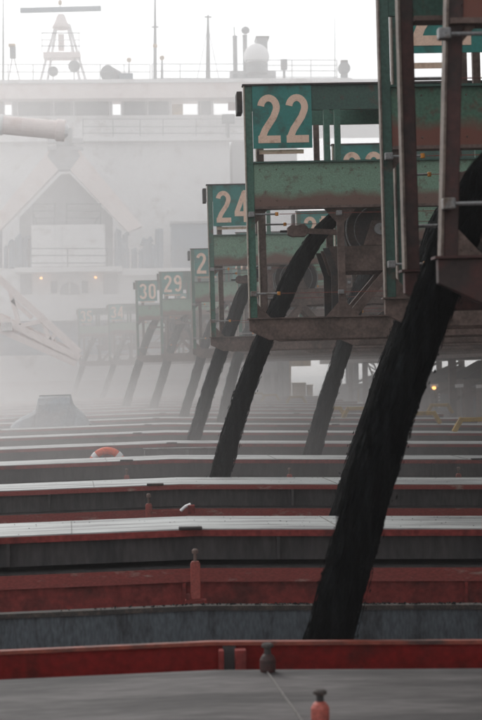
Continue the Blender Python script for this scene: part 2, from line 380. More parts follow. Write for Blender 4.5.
# yellow arched steps on the covers along the right
arches = [(474, 433, 6.62, 'large yellow arch at the right edge of the deck'), (441, 413.5, 9.6, 'low yellow arch right of the nearest stream'),
          (425, 425, 7.62, 'yellow arch half hidden by the nearest stream'), (357, 418, 8.62, 'yellow arch just left of the nearest stream'),
          (331, 417, 8.66, 'yellow arch touching the stream of the fourth boom'), (296, 403, 12.62, 'yellow arch on the right of the far pair under the twenty-two boom'),
          (270, 401, 13.62, 'yellow arch in the middle of the far pair under the twenty-two boom'), (256, 399, 14.62, 'faintest yellow arch beside the stream of the twenty-two boom')]
for px, py, d, lab in arches:
    Y = d*PITCH_M; X = (px-150)/FPX*Y; zb = 1.352 + camb(X)
    t = thing('step_arch', (X, Y, zb), lab, 'arch', 'yellow arches along the hatch covers')
    hwid, h = .56, .36
    MB().beam((X-hwid*.62, Y, zb+h), (X+hwid*.62, Y, zb+h), .13, .2).build('crossbar', YELLOW, t, bevel=.02)
    for s in (-1, 1):
        MB().beam((X+s*hwid, Y, zb), (X+s*hwid*.56, Y, zb+h+.05), .14, .19).build('leg', YELLOW, t, bevel=.02)

# ------------------------------------------------------------------ loading booms
BL = 17.0
def digit_strokes(ch):
    def arc(cx, cz, rx, rz, a0, a1, n=14):
        return [(cx+rx*math.cos(math.radians(a0+(a1-a0)*i/n)), cz+rz*math.sin(math.radians(a0+(a1-a0)*i/n))) for i in range(n+1)]
    a, b = .09, .41
    D = {
     '0': [arc(.25,.72,.16,.2,0,180) + arc(.25,.28,.16,.2,180,360) + [(.41,.72)]],
     '1': [[(.28,0),(.28,1.0)], [(.1,.83),(.26,.93)]],
     '2': [arc(.25,.73,.165,.19,172,-20) + [(.35,.53),(.17,.27),(.09,.085)], [(.02,.075),(.49,.075)]],
     '3': [arc(.24,.73,.165,.19,165,-80) , arc(.24,.29,.175,.21,80,-165)],
     '4': [[(.375,0),(.375,1.0)], [(.34,.95),(.08,.30)], [(.01,.265),(.5,.265)]],
     '5': [[(.46,.925),(.09,.925)], [(.1,.9),(.09,.55)], arc(.24,.32,.175,.24,115,-160)],
     '6': [arc(.25,.29,.16,.21,0,360), arc(.25,.6,.165,.32,175,40)+[], [(.09,.3),(.085,.62)]],
     '7': [[(.01,.925),(.49,.925)], [(.43,.88),(.2,0)]],
     '8': [arc(.25,.74,.14,.18,0,360), arc(.25,.28,.165,.205,0,360)],
     '9': [arc(.25,.71,.16,.21,0,360), arc(.25,.4,.165,.32,-5,-140), [(.41,.7),(.415,.38)]],
    }
    return D[ch]
def digit(ch, x, z, wd, h, y):
    mb = MB()
    for si, st in enumerate(digit_strokes(ch)):
        pts = [Vector((x+px*wd*2, z+pz*h)) for px, pz in st]
        wdt = .098*h if len(pts) > 2 else .105*h
        L, R = [], []
        for i, p in enumerate(pts):
            tt = (pts[min(i+1,len(pts)-1)] - pts[max(i-1,0)]).normalized(); nn = Vector((-tt.y, tt.x))*wdt*.72
            L.append(p+nn); R.append(p-nn)
        yy = y - .0015*si; n = len(pts)
        vs = [(v.x, yy, v.y) for v in L] + [(v.x, yy, v.y) for v in R] + [(v.x, y+.006, v.y) for v in L] + [(v.x, y+.006, v.y) for v in R]
        fs = []
        for i in range(n-1):
            fs += [(i, i+1, n+i+1, n+i), (i+1, i, 2*n+i, 2*n+i+1), (n+i, n+i+1, 3*n+i+1, 3*n+i)]
        fs += [(0, n, 3*n, 2*n), (n-1, 3*n-1, 4*n-1, 2*n-1)]
        mb.add(vs, fs)
    return mb

BW = 1.70                                              # boom width along the ship
def make_boom():
    root = thing('loading_boom', (0,0,0), 'x', 'loading boom', 'loading booms reaching out from the dock', world=False)
    near, far = [], []
    def P(name, mb, m, side, **k):
        o = mb.build(name, m, root, **k); (near if side == 0 else far).append(o); return o
    for side in (0, 1):
        y = 0 if side == 0 else BW
        s = -1 if side == 0 else 1                     # outward
        x = 0 if side == 0 else .0
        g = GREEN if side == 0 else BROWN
        # end post: a channel with a pale flange edge
        P('end_post', MB().box(x+.022, x+.14, y-.05, y+.05, .374, 4.26), g, side, bevel=.008)
        P('post_flange', MB().box(x, x+.02, y-.075, y+.075, .374, 4.26), PALE_EDGE, side)
        P('bottom_beam', MB().prism([(0,.35),(0,.16),(.33,0),(BL,0),(BL,.35)], y-.05, y+.05), BROWN, side, bevel=.008)
        P('beam_flange', MB().box(-.03, BL, y-.10, y+.10, .352, .372), BROWN, side)
        zb = 2.235 if side == 0 else 2.62
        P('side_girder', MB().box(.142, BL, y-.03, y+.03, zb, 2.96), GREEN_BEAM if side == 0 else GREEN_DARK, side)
        P('girder_flange', MB().box(.142, BL, y-.11, y+.11, zb-.045, zb-.002), BROWN, side)
        P('girder_flange', MB().box(.142, BL, y-.09, y+.09, 2.962, 2.99), GREEN_DARK, side)
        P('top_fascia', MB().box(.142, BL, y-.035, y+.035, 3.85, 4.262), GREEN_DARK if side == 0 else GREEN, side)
        P('top_cap', MB().box(-.02, BL, y-.10, y+.10, 4.264, 4.29), DARKSTEEL, side)
        for xp in (1.34, 1.52):
            P('upper_post', MB().box(xp, xp+.10, y-.045, y+.045, 2.992, 3.848), g, side)
        xs = [1.52, 3.9, 6.3, 8.7, 11.1, 13.5, 15.9]
        for xp in xs:
            P('lower_post', MB().box(xp, xp+.12, y-.045, y+.045, .374, 2.188), BROWN, side)
            if xp > 2: P('upper_post', MB().box(xp, xp+.10, y-.045, y+.045, 2.992, 3.848), g, side)
        for xp in xs[1:-1]:
            P('diagonal', MB().beam((xp+.14, y, .42), (xp+2.38, y, 2.15), .09), BROWN, side)
        for z in (2.10, .773):
            P('rod_clamp', MB().box(.03, .13, y+s*.135-.05, y+s*.135+.05, z-.045, z+.045), STEEL, side, bevel=.012)
            P('trip_rod', MB().tube([(.13, y+s*.135, z), (.50, y+s*.135, z)], .016), STEEL, side)
            P('rod_tip', MB().lathe((.5, y+s*.135, z-.04), [(.022,.01),(.03,.016),(.03,.064),(.022,.07)], 10), ORANGE, side, bevel=0)
            P('trip_cable', MB().tube([(.545, y+s*.135, z), (BL, y+s*.135, z+.002)], .006, 5), CABLE, side)
            P('rod_clamp', MB().box(1.50, 1.60, y+s*.12-.04, y+s*.12+.04, z-.04, z+.04), STEEL, side, bevel=.012)
        # cheek beam that carries the head drum, its struts
        P('cheek_beam', MB().prism([(1.38,1.57),(1.52,1.14),(5.2,1.14),(5.2,1.57)], y-s*.30-.05, y-s*.30+.05), BROWN, side, bevel=.008)
        P('strut', MB().beam((2.42, y-s*.30, 1.13), (1.76, y-s*.30, .38), .15, .12), BROWN, side)
        P('strut', MB().beam((2.42, y-s*.30, 1.13), (3.08, y-s*.30, .38), .15, .12), BROWN, side)
        P('bearing', MB().prism([(2.0,1.572),(2.56,1.572),(2.5,1.74),(2.4,2.0),(2.16,2.0),(2.06,1.74)], y-s*.30-.06, y-s*.30+.06), BROWN, side, bevel=.01)
        P('bearing_cap', MB().cyl_y(2.28, 1.845, y-s*.30+s*.062, y-s*.30+s*.13, .10, 16), STEEL, side)
        P('skirt_plate', MB().prism([(1.30,1.54),(1.40,1.54),(1.56,1.10),(1.56,.40),(1.43,.40),(1.43,1.12)], y-s*.24-.02, y-s*.24+.02), DARKSTEEL, side)
    # gusset plates with bolt heads on the near frame
    for gx, gz, sx_ in ((.142, 2.188, 1), (1.52, 2.188, -1), (1.64, 2.188, 1), (3.9, 2.188, -1), (.142, .376, 1), (1.52, .376, -1), (1.64, .376, 1)):
        up_ = -1 if gz > 1 else 1
        g = MB().prism([(gx, gz), (gx+sx_*.22, gz), (gx, gz+up_*.24)], -.03, -.018)
        for bx, bz in ((.05, .05), (.13, .045), (.045, .14)):
            g.tube([(gx+sx_*bx, -.031, gz+up_*bz), (gx+sx_*bx, -.045, gz+up_*bz)], .012, 6)
        g.build('gusset', BROWN, root)
    for side_z in (2.10, 2.34, 2.86, 4.05):
        g = MB()
        for bx in [.24 + .28*k for k in range(16)]: g.tube([(bx, -.0355 if side_z > 3 else -.031, side_z), (bx, -.05, side_z), ], .011, 6)
        if side_z not in (2.10,): tag(g.build('bolts', BROWN, root), kind='stuff')
    # across the boom
    for zz, m_ in ((.18, BROWN), (2.6, GREEN_DARK), (4.1, GREEN_DARK)):
        for xx in (3.95, 8.75, 13.55):
            MB().box(xx, xx+.1, .055, BW-.055, zz-.12, zz+.12).build('cross_beam', m_, root)
    MB().box(2.0, BL, .04, BW-.04, 4.24, 4.26).build('roof_sheet', DARKSTEEL, root)
    MB().cyl_y(2.28, 1.845, .40, BW-.40, .52, 36).build('head_drum', DRUM, root)
    for yy in (.362, BW-.398):
        MB().cyl_y(2.28, 1.845, yy, yy+.036, .545, 36).build('drum_disc', DARKSTEEL, root)
        MB().tube([(2.28+.56*math.cos(a*math.pi/24), yy, 1.845+.56*math.sin(a*math.pi/24)) for a in range(49)], .016, 6).build('drum_rim', STEEL, root)
        MB().tube([(2.28+.42*math.cos(a*math.pi/24), yy-.01 if yy < 1 else yy+.04, 1.845+.42*math.sin(a*math.pi/24)) for a in range(49)], .010, 6).build('drum_ring', STEEL, root)
    # belt over the drum and back along the boom
    bl = []
    for i in range(25):
        a = math.radians(90 + 180*i/24); bl.append((2.28+.565*math.cos(a), 1.845+.565*math.sin(a)))
    pts = [(BL, 2.41)] + bl + [(BL, 1.28)]
    bm_ = MB(); vs = []
    for x, z in pts: vs += [(x, .43, z), (x, BW-.43, z)]
    bm_.add(vs, [(2*i, 2*i+1, 2*i+3, 2*i+2) for i in range(len(pts)-1)])
    bo = bm_.build('belt', DRUM, root); so = bo.modifiers.new('thick', 'SOLIDIFY'); so.thickness = .025; so.offset = 1
    # scraper arm with weighted head
    MB().beam((1.02,.25,1.84), (1.60,.25,1.80), .09, .08).build('arm', BROWN, root)
    MB().prism([(.70,1.78),(.78,1.74),(1.0,1.74),(1.05,1.80),(1.05,1.90),(.98,1.965),(.86,1.93),(.78,1.95),(.70,1.90)], .17, .33).build('arm_head', BROWN, root, bevel=.015)
    MB().tube([(.70,.25,1.84),(.58,.25,1.84)], .02).build('arm_tip', DARKSTEEL, root)
    # sign plate and the pale strip under it
    sp = MB().box(.145, 1.14, -.062, -.038, 3.21, 4.262).build('sign_plate', TEAL, root)
    MB().box(.25, 1.0, .05, .07, 3.13, 3.20).build('sign_strip', CREAM, root)
    MB().box(-.10, -.005, .20, .62, 3.86, 4.22).build('junction_box', DARKSTEEL, root, bevel=.01)
    return root, sp
proto, _sp = make_boom()
FAR_NAMES = None
booms = {19: 1500,  # n: pixel of the left end, extra shift of the far frame, sign number
    20: 441, 21: 387, 22: 250, 23: 338, 24: 211, 25: 300, 26: 239, 27: 193, 28: 232, 29: 161, 30: 137, 31: 190, 32: 178, 33: 168, 34: 109, 35: 79}
labels = {19: 'loading boom beside the camera, out of the frame on the right', 20: 'nearest loading boom, dark red and green frame cut off by the right edge',
          25: 'green loading boom pulled back behind the twenty-four boom', 28: 'green loading boom pulled back behind the twenty-seven boom',
          31: 'hazy loading boom pulled back behind the thirty boom', 32: 'hazy loading boom, second behind the thirty boom', 33: 'hazy loading boom, third behind the thirty boom'}
WORD = dict([(19,'nineteen'),(20,'twenty'),(21,'twenty-one'),(22,'twenty-two'),(23,'twenty-three'),(24,'twenty-four'),(25,'twenty-five'),(26,'twenty-six'),(27,'twenty-seven'),(28,'twenty-eight'),(29,'twenty-nine'),(30,'thirty'),(31,'thirty-one'),(32,'thirty-two'),(33,'thirty-three'),(34,'thirty-four'),(35,'thirty-five')])
boomX = {}
digit_cache = {}
for n in sorted(booms):
    b = proto if n == 19 else copy_tree(proto)
    Y = dn(n); X = (booms[n]-150)/FPX*Y; boomX[n] = X
    b.location = (X, Y, 3.6); b.rotation_euler = (0, -math.radians(.6), 0)
    b['label'] = labels.get(n, 'green steel loading boom whose teal sign reads %s' % WORD[n])
for n in sorted(booms):
    pass
def set_boom(n, b):
    sh = {20: 0.0, 21: .42}.get(n, .30)
    sdx = .18 if n in (20, 21) else 0
    for ch in list(b.children):
        base = ch.name.split('.')[0]
        if sdx and base in ('arm', 'arm_head', 'arm_tip', 'junction_box'): ch.location.x += sdx
        if len(ch.data.vertices) and base in ('end_post', 'post_flange', 'bottom_beam', 'beam_flange', 'side_girder', 'top_fascia', 'top_cap', 'girder_flange', 'trip_rod', 'rod_tip', 'rod_clamp') and min(v.co.y for v in ch.data.vertices) > BW*.5:
            ch.location.x += sh
        if n == 20 and base in ('end_post', 'bottom_beam', 'beam_flange', 'lower_post', 'cheek_beam'):
            ch.material_slots[0].link = 'OBJECT'; ch.material_slots[0].material = MAROON
        if n == 21 and base == 'end_post':
            ch.material_slots[0].link = 'OBJECT'; ch.material_slots[0].material = GREEN_DARK
        if n in (20, 21) and base in ('post_flange', 'side_girder') and ch.data.materials[0] is not GREEN_DARK:
            ch.material_slots[0].link = 'OBJECT'; ch.material_slots[0].material = EDGE_DARK if base == 'post_flange' else GREEN_RUSTY
        if n == 21 and base == 'sign_plate': ch.location.z += .17
        if n == 21 and base == 'sign_strip': ch.location.z += .08
        if n == 20 and base in ('end_post', 'post_flange') and min(v.co.y for v in ch.data.vertices) < BW*.5:
            ch.rotation_euler.y = .05              # this post stands askew
        if base == 'sign_plate':
            ch.location.x += sdx
            for i, c in enumerate(str(n)):
                key = (c, i)
                if key not in digit_cache:
                    digit_cache[key] = digit(c, .215+.475*i, 3.30, .40, .82, -.070).build('digit', CREAM, None).data
                    o = bpy.data.objects[-1] if False else [q for q in COL.objects if q.data == digit_cache[key]][0]
                else:
                    o = bpy.data.objects.new('digit', digit_cache[key]); COL.objects.link(o)
                o.parent = ch
boom_roots = [o for o in COL.objects if o.type == 'EMPTY' and o.name.split('.')[0] == 'loading_boom']
for n, b in zip(sorted(booms), sorted(boom_roots, key=lambda o: o.location.y)): set_boom(n, b)

# ------------------------------------------------------------------ streams of ore
def stream(n, pix, wpx, Yoff, label, flakes, end_z=-1.6):
    Y = dn(n) + Yoff
    P = [at(px, py, Y) for px, py in pix]
    a, b = P[-2], P[-1]; d = (b-a).normalized()        # carry on down into the hold
    while P[-1].z > end_z:
        d = (d + Vector((0,0,-.02))).normalized(); P.append(P[-1] + d*.5)
    # Catmull-Rom
    S = []
    for i in range(len(P)-1):
        p0, p1, p2, p3 = P[max(i-1,0)], P[i], P[i+1], P[min(i+2,len(P)-1)]
        for k in range(8):
            t = k/8; S.append(.5*((2*p1)+(p2-p0)*t+(2*p0-5*p1+4*p2-p3)*t*t+(3*p1-p0-3*p2+p3)*t**3))
    S.append(P[-1])
    hw = (.76 if n == 20 else .66)*wpx/FPX*Y/2; hy = .22
    rnd = random.Random(n); mb = MB(); K = 26
    ph = [rnd.uniform(0, 6.28) for _ in range(K)]
    T = []
    ln = 0
    for i, p in enumerate(S):
        t = (S[min(i+1,len(S)-1)] - S[max(i-1,0)]).normalized(); T.append(t)
        nrm = Vector((t.z, 0, -t.x)); nrm = nrm if nrm.length > .1 else Vector((1,0,0)); nrm.normalize()
        if i: ln += (p - S[i-1]).length
        cs = abs(nrm.x) ; wd = hw*max(.55, cs)
        if i < 6: wd *= .5 + .5*i/6
        for k in range(K):
            an = 2*math.pi*k/K
            rr = 1 + .04*math.sin(ph[k] + ln*1.1) + .02*math.sin(ph[(k*7)%K] + ln*2.9) + rnd.uniform(-.012, .012)
            q = p + nrm*(math.cos(an)*wd*rr)
            mb.v.append((q.x, q.y + math.sin(an)*hy*rr, q.z))
    m = len(S)
    for i in range(m-1):
        for k in range(K):
            k2 = (k+1) % K; mb.f.append((i*K+k, i*K+k2, (i+1)*K+k2, (i+1)*K+k))
    mb.f += [tuple(range(K-1,-1,-1)), tuple(range((m-1)*K, m*K))]
    for _ in range(int(flakes*1.5)):                            # loose pellets and clots at the ragged surface
        i = min(m-2, int(rnd.random()**.9*(m-1))); p = S[i].lerp(S[i+1], rnd.random()); t = T[i]
        nrm = Vector((t.z, 0, -t.x)).normalized()
        an = rnd.uniform(0, 2*math.pi); rr = 1 + rnd.uniform(-.03, .02) + abs(rnd.gauss(0, .11))*(.35 + .65*i/m)
        wd = hw*max(.55, abs(nrm.x))
        c = p + nrm*(math.cos(an)*wd*rr) + Vector((0, math.sin(an)*hy*rr, 0))
        if rnd.random() < .22:                          # single pellets thrown clear
            L_ = rnd.uniform(.010, .032); r_ = rnd.uniform(.003, .007)*(1 + Y/90); rr += rnd.expovariate(1/.10)*(.3 + .9*i/m)
            c = p + nrm*(math.cos(an)*wd*rr) + Vector((0, math.sin(an)*hy*rr, 0))
        else:
            L_ = rnd.uniform(.04, .17)*min(1, .4+hw*2.8); r_ = rnd.uniform(.003, .007)*(1 + Y/70)
        tt = (t + Vector((rnd.gauss(0,.03), rnd.gauss(0,.03), 0))).normalized()
        e1 = tt.cross(Vector((0,1,0))).normalized(); e2 = tt.cross(e1)
        mb.add([c-tt*L_, c+e1*r_, c-e1*.6*r_+e2*r_, c-e1*.6*r_-e2*r_, c+tt*L_], [(0,2,1),(0,3,2),(0,1,3),(4,1,2),(4,2,3),(4,3,1)])
    o = mb.build('ore_stream', ORE if n == 20 else ORE_HAZED, None, offset=S[-1]); o.location = S[-1]
    tag(o, label, 'ore stream', 'streams of dark ore falling from the booms')
stream(20, [(585,118),(530,132),(497,163),(472,205),(452,250),(430,310),(400,390),(373,475),(352,553),(331,632)], 57, 1.0, 'widest darkest ore stream falling in the foreground at the right', 9000)
stream(21, [(500,175),(470,188),(447,215),(431,255),(410,318),(392,367),(376,415),(361,460),(345,512)], 40, 1.0, 'dark ore stream peeping out left of the nearest stream', 6000)
stream(22, [(385,196),(352,206),(327,225),(308,250),(293,276),(279,307),(262,345),(245,390),(231,435),(220,476)], 29, .85, 'dark ore stream falling through the frame below the twenty-two sign', 5000)
stream(23, [(430,225),(400,233),(380,250),(366,275),(355,305),(345,343),(330,390),(318,432),(312,456)], 25, .85, 'grey ore stream to the right of the one below the twenty-two sign', 3000)
stream(24, [(300,258),(275,262),(258,272),(245,290),(236,312),(224,345),(210,385),(198,425),(190,450)], 20, .85, 'grey ore stream falling from the boom whose sign reads twenty-four', 2500)
stream(26, [(305,285),(285,288),(270,296),(257,312),(246,337),(237,360),(229,390),(221,425)], 15.5, .85, 'pale grey ore stream between those of the twenty-four and twenty-two signs', 1200)
stream(27, [(255,294),(238,297),(225,304),(214,320),(205,345),(197,372),(187,405),(183,420)], 14, .85, 'pale grey ore stream falling from the boom whose sign reads twenty-seven', 1000)
stream(29, [(215,305),(200,308),(187,315),(178,330),(170,352),(163,376),(155,402),(153,410)], 12.5, .85, 'faint ore stream falling from the boom whose sign reads twenty-nine', 800)
stream(30, [(182,310),(168,312),(157,319),(149,334),(142,354),(135,376),(127,402),(126,408)], 12, .85, 'faint ore stream falling from the boom whose sign reads thirty', 800)
stream(34, [(150,322),(138,324),(129,330),(122,343),(116,358),(111,373),(104,393)], 8.5, .85, 'very faint ore stream falling from the boom whose sign reads thirty-four', 300)
stream(35, [(118,325),(107,326),(98,332),(91,344),(85,358),(80,374),(74,393)], 8.0, .85, 'faintest ore stream at far left from the boom whose sign reads thirty-five', 300)

# ------------------------------------------------------------------ flat-topped heap on the deck
hY = 8.02*PITCH_M
t = thing('tarpaulin_heap', (at(52, 428, hY).x, hY, 1.2), 'pale blue-grey heap with a flat top, left on the deck', 'heap')
prof = [(12,425),(18,420),(24,416.5),(31,413),(37,408.5),(39.5,397),(46,396),(55,395.6),(64,395.2),(70,395.6),(73,404),(78,409),(84,414),(90,424)]
hm = MB(); cols = 9
pp = [at(x, y, hY) for x, y in prof]; base = 1.15
for j in range(cols):
    v = j/(cols-1)*2-1; s = math.sqrt(max(0, 1-abs(v)**3))
    for i, p in enumerate(pp):
        hm.v.append((p.x + random.uniform(-.03,.03), hY + v*1.0 + random.uniform(-.04,.04), base + (p.z-base)*s + random.uniform(-.02,.02)*s))
for j in range(cols-1):
    for i in range(len(pp)-1):
        a = j*len(pp)+i; hm.f.append((a, a+1, a+len(pp)+1, a+len(pp)))
hm.build('cover_sheet', BLUEGREY, t)
pa, pb = at(39, 396, hY-.45), at(71, 395, hY-.45)
MB().beam(pa, pb, .05).build('top_bar', MASTGREY, t)

# ------------------------------------------------------------------ after end of the ship
S = 140.0
def pbox(mb, x0, x1, ytop, ybot, Y, depth):             # a box whose front face spans these photo positions at distance Y
    a, b = at(x0, ytop, Y), at(x1, ybot, Y); return mb.box(a.x, b.x, Y, Y+depth, b.z, a.z)
def zat(px, py, Y): return at(px, py, Y).z
def xat(px, Y): return at(px, 370, Y).x
sup = thing('ship_superstructure', (0, S, 0), 'hazy white after superstructure with a wide navigation bridge', 'ship bridge')
WL = -40
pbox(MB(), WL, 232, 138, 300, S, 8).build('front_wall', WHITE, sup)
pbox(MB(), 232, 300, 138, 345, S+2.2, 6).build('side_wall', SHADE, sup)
# bridge front: posts and panels around real openings
pbox(MB(), WL, 352, 81.5, 96.5, S-1.2, 3.3).build('roof_fascia', PINKWHITE, sup)
pbox(MB(), WL, 352, 80, 81.4, S-1.4, 3.8).build('roof_edge', WHITE, sup)
pbox(MB(), WL, 386, 116.5, 137.5, S+.6, .15).build('bridge_apron', WHITE, sup)
pbox(MB(), 352, 386, 79, 84, S-1.0, 2.8).build('wing_roof', WHITE, sup)
pbox(MB(), 384, 387, 84, 116, S+.6, 3).build('wing_post', SHADE, sup)
wins = [(4,12,101,112), (110,121,100,116), (171,199,97.5,115), (213,240,97.5,115), (252,300,97.5,115)]
xs = [WL, 4, 12, 112, 121, 171, 198, 213, 240, 252, 300, 352]
solid = True
for i in range(len(xs)-1):
    if i % 2 == 0:
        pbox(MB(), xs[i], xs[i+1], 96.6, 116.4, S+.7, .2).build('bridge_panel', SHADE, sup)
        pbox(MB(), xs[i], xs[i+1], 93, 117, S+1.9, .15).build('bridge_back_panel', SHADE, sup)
    else:
        fr = MB(); a, b = xs[i], xs[i+1]
        for q in ((a, a+.9, 96.7, 116.3), (b-.9, b, 96.7, 116.3), (a+.9, b-.9, 96.7, 98.2), (a+.9, b-.9, 114.8, 116.3)): pbox(fr, *q, S+.72, .12)
        wf = fr.build('window', WHITE, sup)
for a, b in ((18, 50), (55, 70), (76, 108), (124, 145), (149, 168)):
    pbox(MB(), a, b, 98.5, 115, S+.64, .05).build('window_pane', GLASS, sup)
pbox(MB(), 171, 183, 104, 115, S+1.2, .4).build('console', TAN, sup)
pbox(MB(), 228, 240, 98, 110, S+1.3, .3).build('red_locker', RED_WORN, sup)
for px in (17, 53, 73, 109, 147, 169, 200, 211):
    pbox(MB(), px, px+1.5, 96.6, 137, S+.48, .10).build('mullion', WHITE, sup)
pbox(MB(), WL, 300, 137.6, 139.5, S-.9, 1.2).build('walkway_edge', WHITE, sup)
def railing(pxs, y0, y1, Y, label, posts, rails, mat=MASTGREY, r=.035, xr=None):
    a, b = pxs
    t = thing('railing', (xat((a+b)/2, Y), Y, zat(a, y1, Y)), label, 'railing', 'railings on the after superstructure')
    for px in posts:
        MB().tube([at(px, y1, Y), at(px, y0, Y)], r, 6).build('post', mat, t)
    for f in rails:
        MB().tube([at(a, y0+(y1-y0)*f, Y), at(b, y0+(y1-y0)*f, Y)], r*.85, 6).build('rail', mat, t)
railing((-10, 150), 64.5, 81, S-1.0, 'roof railing around the radar mast on the left of the bridge', [-8, 8, 33, 100, 124, 150], (0, .45, .95))
railing((152, 245), 64, 80, S-1.0, 'roof railing in the middle of the bridge roof', [152, 180, 208, 244], (0, .45, .9))
railing((246, 337), 60, 78, S-1.0, 'roof railing at the right end beside the white dome', [246, 292, 311, 337], (0, .3, .6, .95))
railing((82, 300), 119, 138, S-.8, 'walkway railing below the bridge windows', [83, 113, 140, 163, 196, 226, 262, 299], (0, .4, .75))
# radar mast
t = thing('radar_mast', (xat(62, S), S+1, zat(62, 81, S)), 'white lattice radar mast with a wide dark scanner bar', 'radar mast')
for a, b in (((40,82),(47,55)), ((86,82),(78,55)), ((47,82),(57,24)), ((80,82),(67,24)), ((47,55),(56,24)), ((78,55),(69,24))):
    MB().tube([at(*a, S+1), at(*b, S+1)], .11, 8).build('leg', WHITE, t)
pbox(MB(), 43, 80, 52, 57, S+.3, 1.6).build('platform', PINKWHITE, t)
for y in (33, 40, 46): MB().tube([at(41, y, S+.4), at(80, y, S+.4)], .04, 6).build('platform_rail', MASTGREY if y != 40 else WHITE, t)
for x in (42, 52, 71, 79): MB().tube([at(x, 53, S+.4), at(x, 33, S+.4)], .035, 6).build('rail_post', WHITE, t)
MB().lathe(at(61, 29, S+1), [(.7,0),(.8,.1),(.55,.55),(.35,1.1),(.25,1.25)], 14).build('scanner_base', PINKWHITE, t, smooth=True)
a, b = at(20, 10.5, S+1), at(101, 8.5, S+1)
MB().beam(a, b, .42, .35).build('scanner_bar', NAVY, t, bevel=.05)
MB().tube([at(60, 8, S+1), at(60, -4, S+1)], .06, 6).build('mast_top', WHITE, t)
MB().lathe(at(60, 5, S+1), [(.1,0),(.16,.1),(.16,.3),(.08,.4)], 10).build('top_lamp', TAN, t)
for px, py, r in ((53, 71, .42), (74, 66, .5)):
    c = at(px, py, S+.4); MB().cyl_y(c.x, c.z, S+.4, S+.75, r, 18).build('floodlight', MASTGREY, t, bevel=.03)
    MB().tube([at(px, py, S+.8), at(px, 82, S+.8)], .06, 6).build('lamp_post', WHITE, t)
pbox(MB(), 58, 64, 34, 50, S+.7, .5).build('instrument_box', PINKWHITE, t)
# searchlight horn, masts, uptakes, dome
t = thing('searchlight', (xat(110, S), S-.5, zat(110, 81, S)), 'round searchlight on the bridge roof beside a blue box', 'searchlight')
c = at(109, 74, S-.4); MB().tube([(c.x-.15, S-.9, c.z), (c.x+.2, S-.3, c.z), (c.x+.9, S+.1, c.z)], [.68, .6, .3], 18).build('lamp_body', MASTGREY, t)
pbox(MB(), 119, 133, 73, 81, S-.5, .8).build('blue_box', NAVY, t, bevel=.03)
pbox(MB(), 107, 111, 78, 81, S-.4, .4).build('stand', MASTGREY, t)
def mast(px, ytop, ybot, r, label, extra=()):
    t = thing('antenna_mast', (xat(px, S), S+.5, zat(px, ybot, S)), label, 'mast', 'thin masts on the bridge roof')
    MB().tube([at(px, ybot, S+.5), at(px, (ybot+ytop)/2, S+.5), at(px, ytop, S+.5)], [r, r*.8, r*.4], 7).build('pole', MASTGREY, t)
    for kind, y in extra:
        c = at(px, y, S+.5)
        if kind == 'lamp': MB().lathe((c.x, c.y, c.z), [(.1,0),(.2,.08),(.2,.28),(.1,.36)], 10).build('lamp', TAN, t)
        if kind == 'arm': MB().beam((c.x-.3, c.y, c.z), (c.x+.3, c.y, c.z), .1).build('arm', MASTGREY, t)
        if kind == 'stays':
            for s in (-14, 14): MB().tube([c, at(px+s*.8, 80, S+.5)], .02, 4).build('stay', MASTGREY, t)
mast(155, -5, 80, .16, 'thin mast with a yellowish lamp left of centre on the bridge roof', (('lamp', 48), ('arm', 27)))
mast(162, 57, 80, .12, 'short mast with a small lamp beside the thin tall mast', (('lamp', 60),))
mast(208, 15, 80, .2, 'stayed dark mast left of the two uptakes', (('stays', 27), ('arm', 17)))
mast(129, 60, 80, .08, 'short thin pole above the blue box', (('lamp', 62),))
mast(3, -5, 82, .09, 'whip aerial at the far left of the bridge roof', ())
mast(335, 14, 78, .04, 'very thin whip aerial at the right end of the roof', ())
t = thing('signal_stand', (xat(13, S), S, zat(13, 82, S)), 'small spread-legged signal stand at far left of the roof', 'signal stand')
for a, b in (((8,82),(12,58)), ((20,82),(14,58))): MB().tube([at(*a, S), at(*b, S)], .06, 6).build('leg', WHITE, t)
pbox(MB(), 9.5, 15.5, 46, 58, S-.2, .4).build('signal_body', MASTGREY, t, bevel=.03); pbox(MB(), 8, 15, 43.5, 46, S-.3, .6).build('hood', TAN, t, bevel=.03)
def uptake(px, w_, ytop, ybot, label, ball=False):
    t = thing('exhaust_uptake', (xat(px, S), S+2, zat(px, ybot, S)), label, 'exhaust pipe', 'exhaust uptakes behind the bridge')
    r = w_/2/FPX*S; c = at(px, ybot, S+2); h = zat(px, ytop, S+2)-c.z
    MB().lathe(c, [(r*1.5,0),(r*1.5,.5),(r,.55),(r,h*.97),(r*1.15,h*.97),(r*1.15,h)], 14).build('pipe', MASTGREY, t)
    if ball: MB().lathe(at(px, ytop-1, S+2), [(.1,0),(.3,.12),(.38,.32),(.3,.52),(.1,.64)], 12).build('cap_ball', MASTGREY, t, smooth=True)
    else: MB().tube([at(px-1, ytop, S+2), at(px-1.5, ytop-9, S+2)], .05, 6).build('whip', MASTGREY, t)
uptake(235.5, 4.5, 36, 80, 'left slim exhaust uptake topped by a whip')
uptake(245.5, 4.5, 35, 80, 'right slim exhaust uptake topped by a ball', True)
t = thing('funnel', (xat(262, S), S+6, zat(262, 80, S)), 'square grey funnel rising behind the white dome', 'funnel')
pbox(MB(), 256.5, 269, 37, 138, S+6, 2.2).build('casing', MASTGREY, t, bevel=.05); pbox(MB(), 256, 269.5, 36, 37, S+5.9, 2.4).build('cap', DARKSTEEL, t)
t = thing('radome', (xat(256, S), S+.3, zat(256, 79, S)), 'white rounded satellite dome on the bridge roof', 'radome')
c = at(256.5, 62, S+1); R = 13.2/FPX*S
